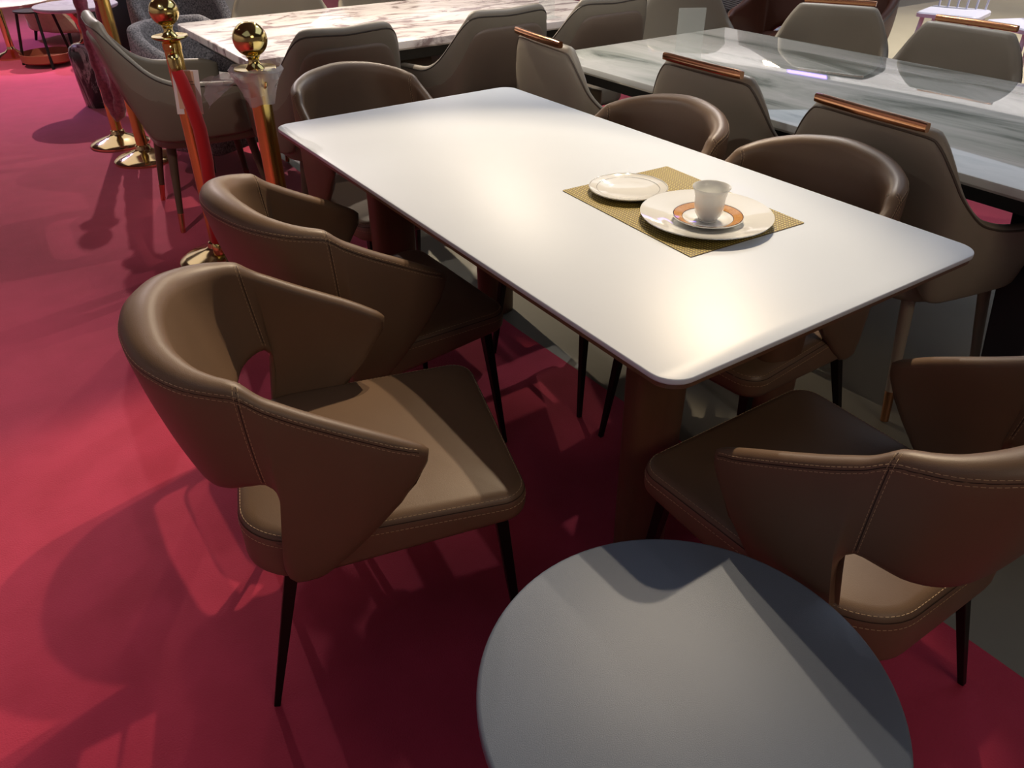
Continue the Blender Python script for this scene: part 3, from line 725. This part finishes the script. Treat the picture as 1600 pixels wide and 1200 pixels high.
# ------------------------------------------------------------------ light
def area(name, loc, size, power, col, rot=(0, 0, 0)):
    l = bpy.data.lights.new(name, 'AREA'); l.shape = 'RECTANGLE'; l.size, l.size_y = size; l.energy = power; l.color = col
    o = bpy.data.objects.new(name, l); COL.objects.link(o); o.location = loc; o.rotation_euler = rot; return o
def spot(name, loc, target, power, col, angle=60, blend=.4, r=.03):
    l = bpy.data.lights.new(name, 'SPOT'); l.energy = power; l.color = col; l.spot_size = math.radians(angle); l.spot_blend = blend; l.shadow_soft_size = r
    o = bpy.data.objects.new(name, l); COL.objects.link(o); o.location = loc
    o.rotation_euler = (Vector(target)-Vector(loc)).to_track_quat('-Z', 'Y').to_euler(); return o
WARM = (1, .85, .66); KEY = (1, .79, .54); NEUT = (1, .95, .89); COOL = (.70, .82, 1); VIO = (.45, .35, 1); PINK = (1, .86, .84)
D = Vector((-.45, -.9, .75))
def along(dx, dy, dz, z): k = (z-D.z)/dz; return (D.x+dx*k, D.y+dy*k, z)
spot('track_or_fill_spot', along(.187, .165, .25, 3.45), (-.8, -.38, .4), 310, KEY, 38, .3)
spot('track_or_fill_spot', along(.145, .163, .25, 3.45), (-.8, -.38, .4), 185, KEY, 38, .3)
spot('track_or_fill_spot', (2.4, 5.1, 3.45), (-.2, .5, .75), 200, WARM, 40, .7)
spot('track_or_fill_spot', (2.3, 2.4, 3.45), (-.6, 2.2, .3), 110, NEUT, 60, .6)
spot('track_or_fill_spot', (.6, 4.2, 3.45), (1.0, 2.6, .75), 720, WARM, 55, .7)
spot('track_or_fill_spot', (-.6, 3.0, 3.45), (-2.3, .8, 0), 205, PINK, 46, .9)
spot('track_or_fill_spot', (.5, 7.5, 3.45), (-1.0, 4.6, 0), 620, PINK, 70, .6)
spot('track_or_fill_spot', (-.9, 1.2, 3.45), (-2.3, -.9, 0), 45, PINK, 42, .9)
spot('track_or_fill_spot', (3.2, 2.2, 3.45), (1.7, .3, .75), 210, NEUT, 42, .7)
spot('track_or_fill_spot', (6.5, 1.0, 3.45), (6.2, 2.0, 0), 700, NEUT, 80, .7)
spot('track_or_fill_spot', (.2, -1.0, 3.45), (1.0, 1.6, .8), 150, NEUT, 34, .8)  # fill spot added to brighten the taupe armchair backs
spot('track_or_fill_spot', (-2.4, 2.6, 3.45), (1.4, .6, 1.0), 115, NEUT, 36, .8)  # added fill for the beige armchair backs
spot('track_or_fill_spot', (-2.2, .2, 3.45), (-.5, 2.2, .7), 150, NEUT, 28, .8)  # added to brighten the side-on taupe armchair and the stanchions
spot('track_or_fill_spot', (-1.8, 4.6, 3.45), (-.3, 7.3, .3), 480, NEUT, 40, .7)  # added front fill on the distant cream tub chairs
spot('violet_spot', (-1.6, 9.5, 3.4), (-1.0, 7.5, 0), 500, VIO, 70, .8)
spot('violet_spot', (.2, 8.0, 3.4), (.3, 5.6, .4), 160, VIO, 40, .8)
area('soft_fill', (-2.5, -1.5, 3.5), (3, 3), 9, COOL)  # added cool fill, keeps the round side table bluish
area('soft_fill', (3.5, 1.0, 3.5), (4, 5), 60, COOL)  # added broad cool fill over the green-grey marble table
area('soft_fill', (0, 7.0, 3.5), (5, 4), 60, (1, .92, .9))  # added soft fill for the far part of the room
area('soft_fill', (-.3, -4.2, 3.3), (1.6, 1.2), 24, (1, .82, .62), (.75, 0, 0))  # added warm fill from behind the camera, tilted at the white table
area('wall_fill', (X1-1.6, 5, 3.4), (.4, 14), 260, NEUT, (0, -.9, 0))  # added to brighten the right wall for glossy reflections
area('wall_fill', (3, Y1-1.6, 3.4), (14, .4), 260, NEUT, (.9, 0, 0))  # added to lift the back wall seen in reflections
area('wall_fill', (X0+1.6, 4, 3.4), (.4, 14), 80, PINK, (0, .9, 0))  # added light to brighten the left wall
w = bpy.data.worlds.new('world'); SC.world = w; w.use_nodes = True
w.node_tree.nodes['Background'].inputs[0].default_value = (.02, .022, .03, 1)

# ------------------------------------------------------------------ camera
P = (-1.2238, -1.6040, 1.4397, .5910, .5898, -.0095, 1216.5)
pi_, ya, ro = P[3:6]
f = Vector((math.sin(ya)*math.cos(pi_), math.cos(ya)*math.cos(pi_), -math.sin(pi_)))
r = Vector((math.cos(ya), -math.sin(ya), 0)); u = r.cross(f)
r2 = r*math.cos(ro)+u*math.sin(ro); u2 = -r*math.sin(ro)+u*math.cos(ro)
cd = bpy.data.cameras.new('camera'); cam = bpy.data.objects.new('camera', cd); COL.objects.link(cam)
mtx = Matrix((r2, u2, -f)).transposed().to_4x4(); mtx.translation = Vector(P[:3]); cam.matrix_world = mtx
cd.sensor_fit = 'HORIZONTAL'; cd.sensor_width = 36; cd.lens = 36*P[6]/1600; cd.clip_start = .05
SC.camera = cam
SC.view_settings.view_transform = 'Standard'; SC.view_settings.look = 'None'; SC.view_settings.exposure = 0; SC.view_settings.gamma = 1
SC.view_settings.use_curve_mapping = False
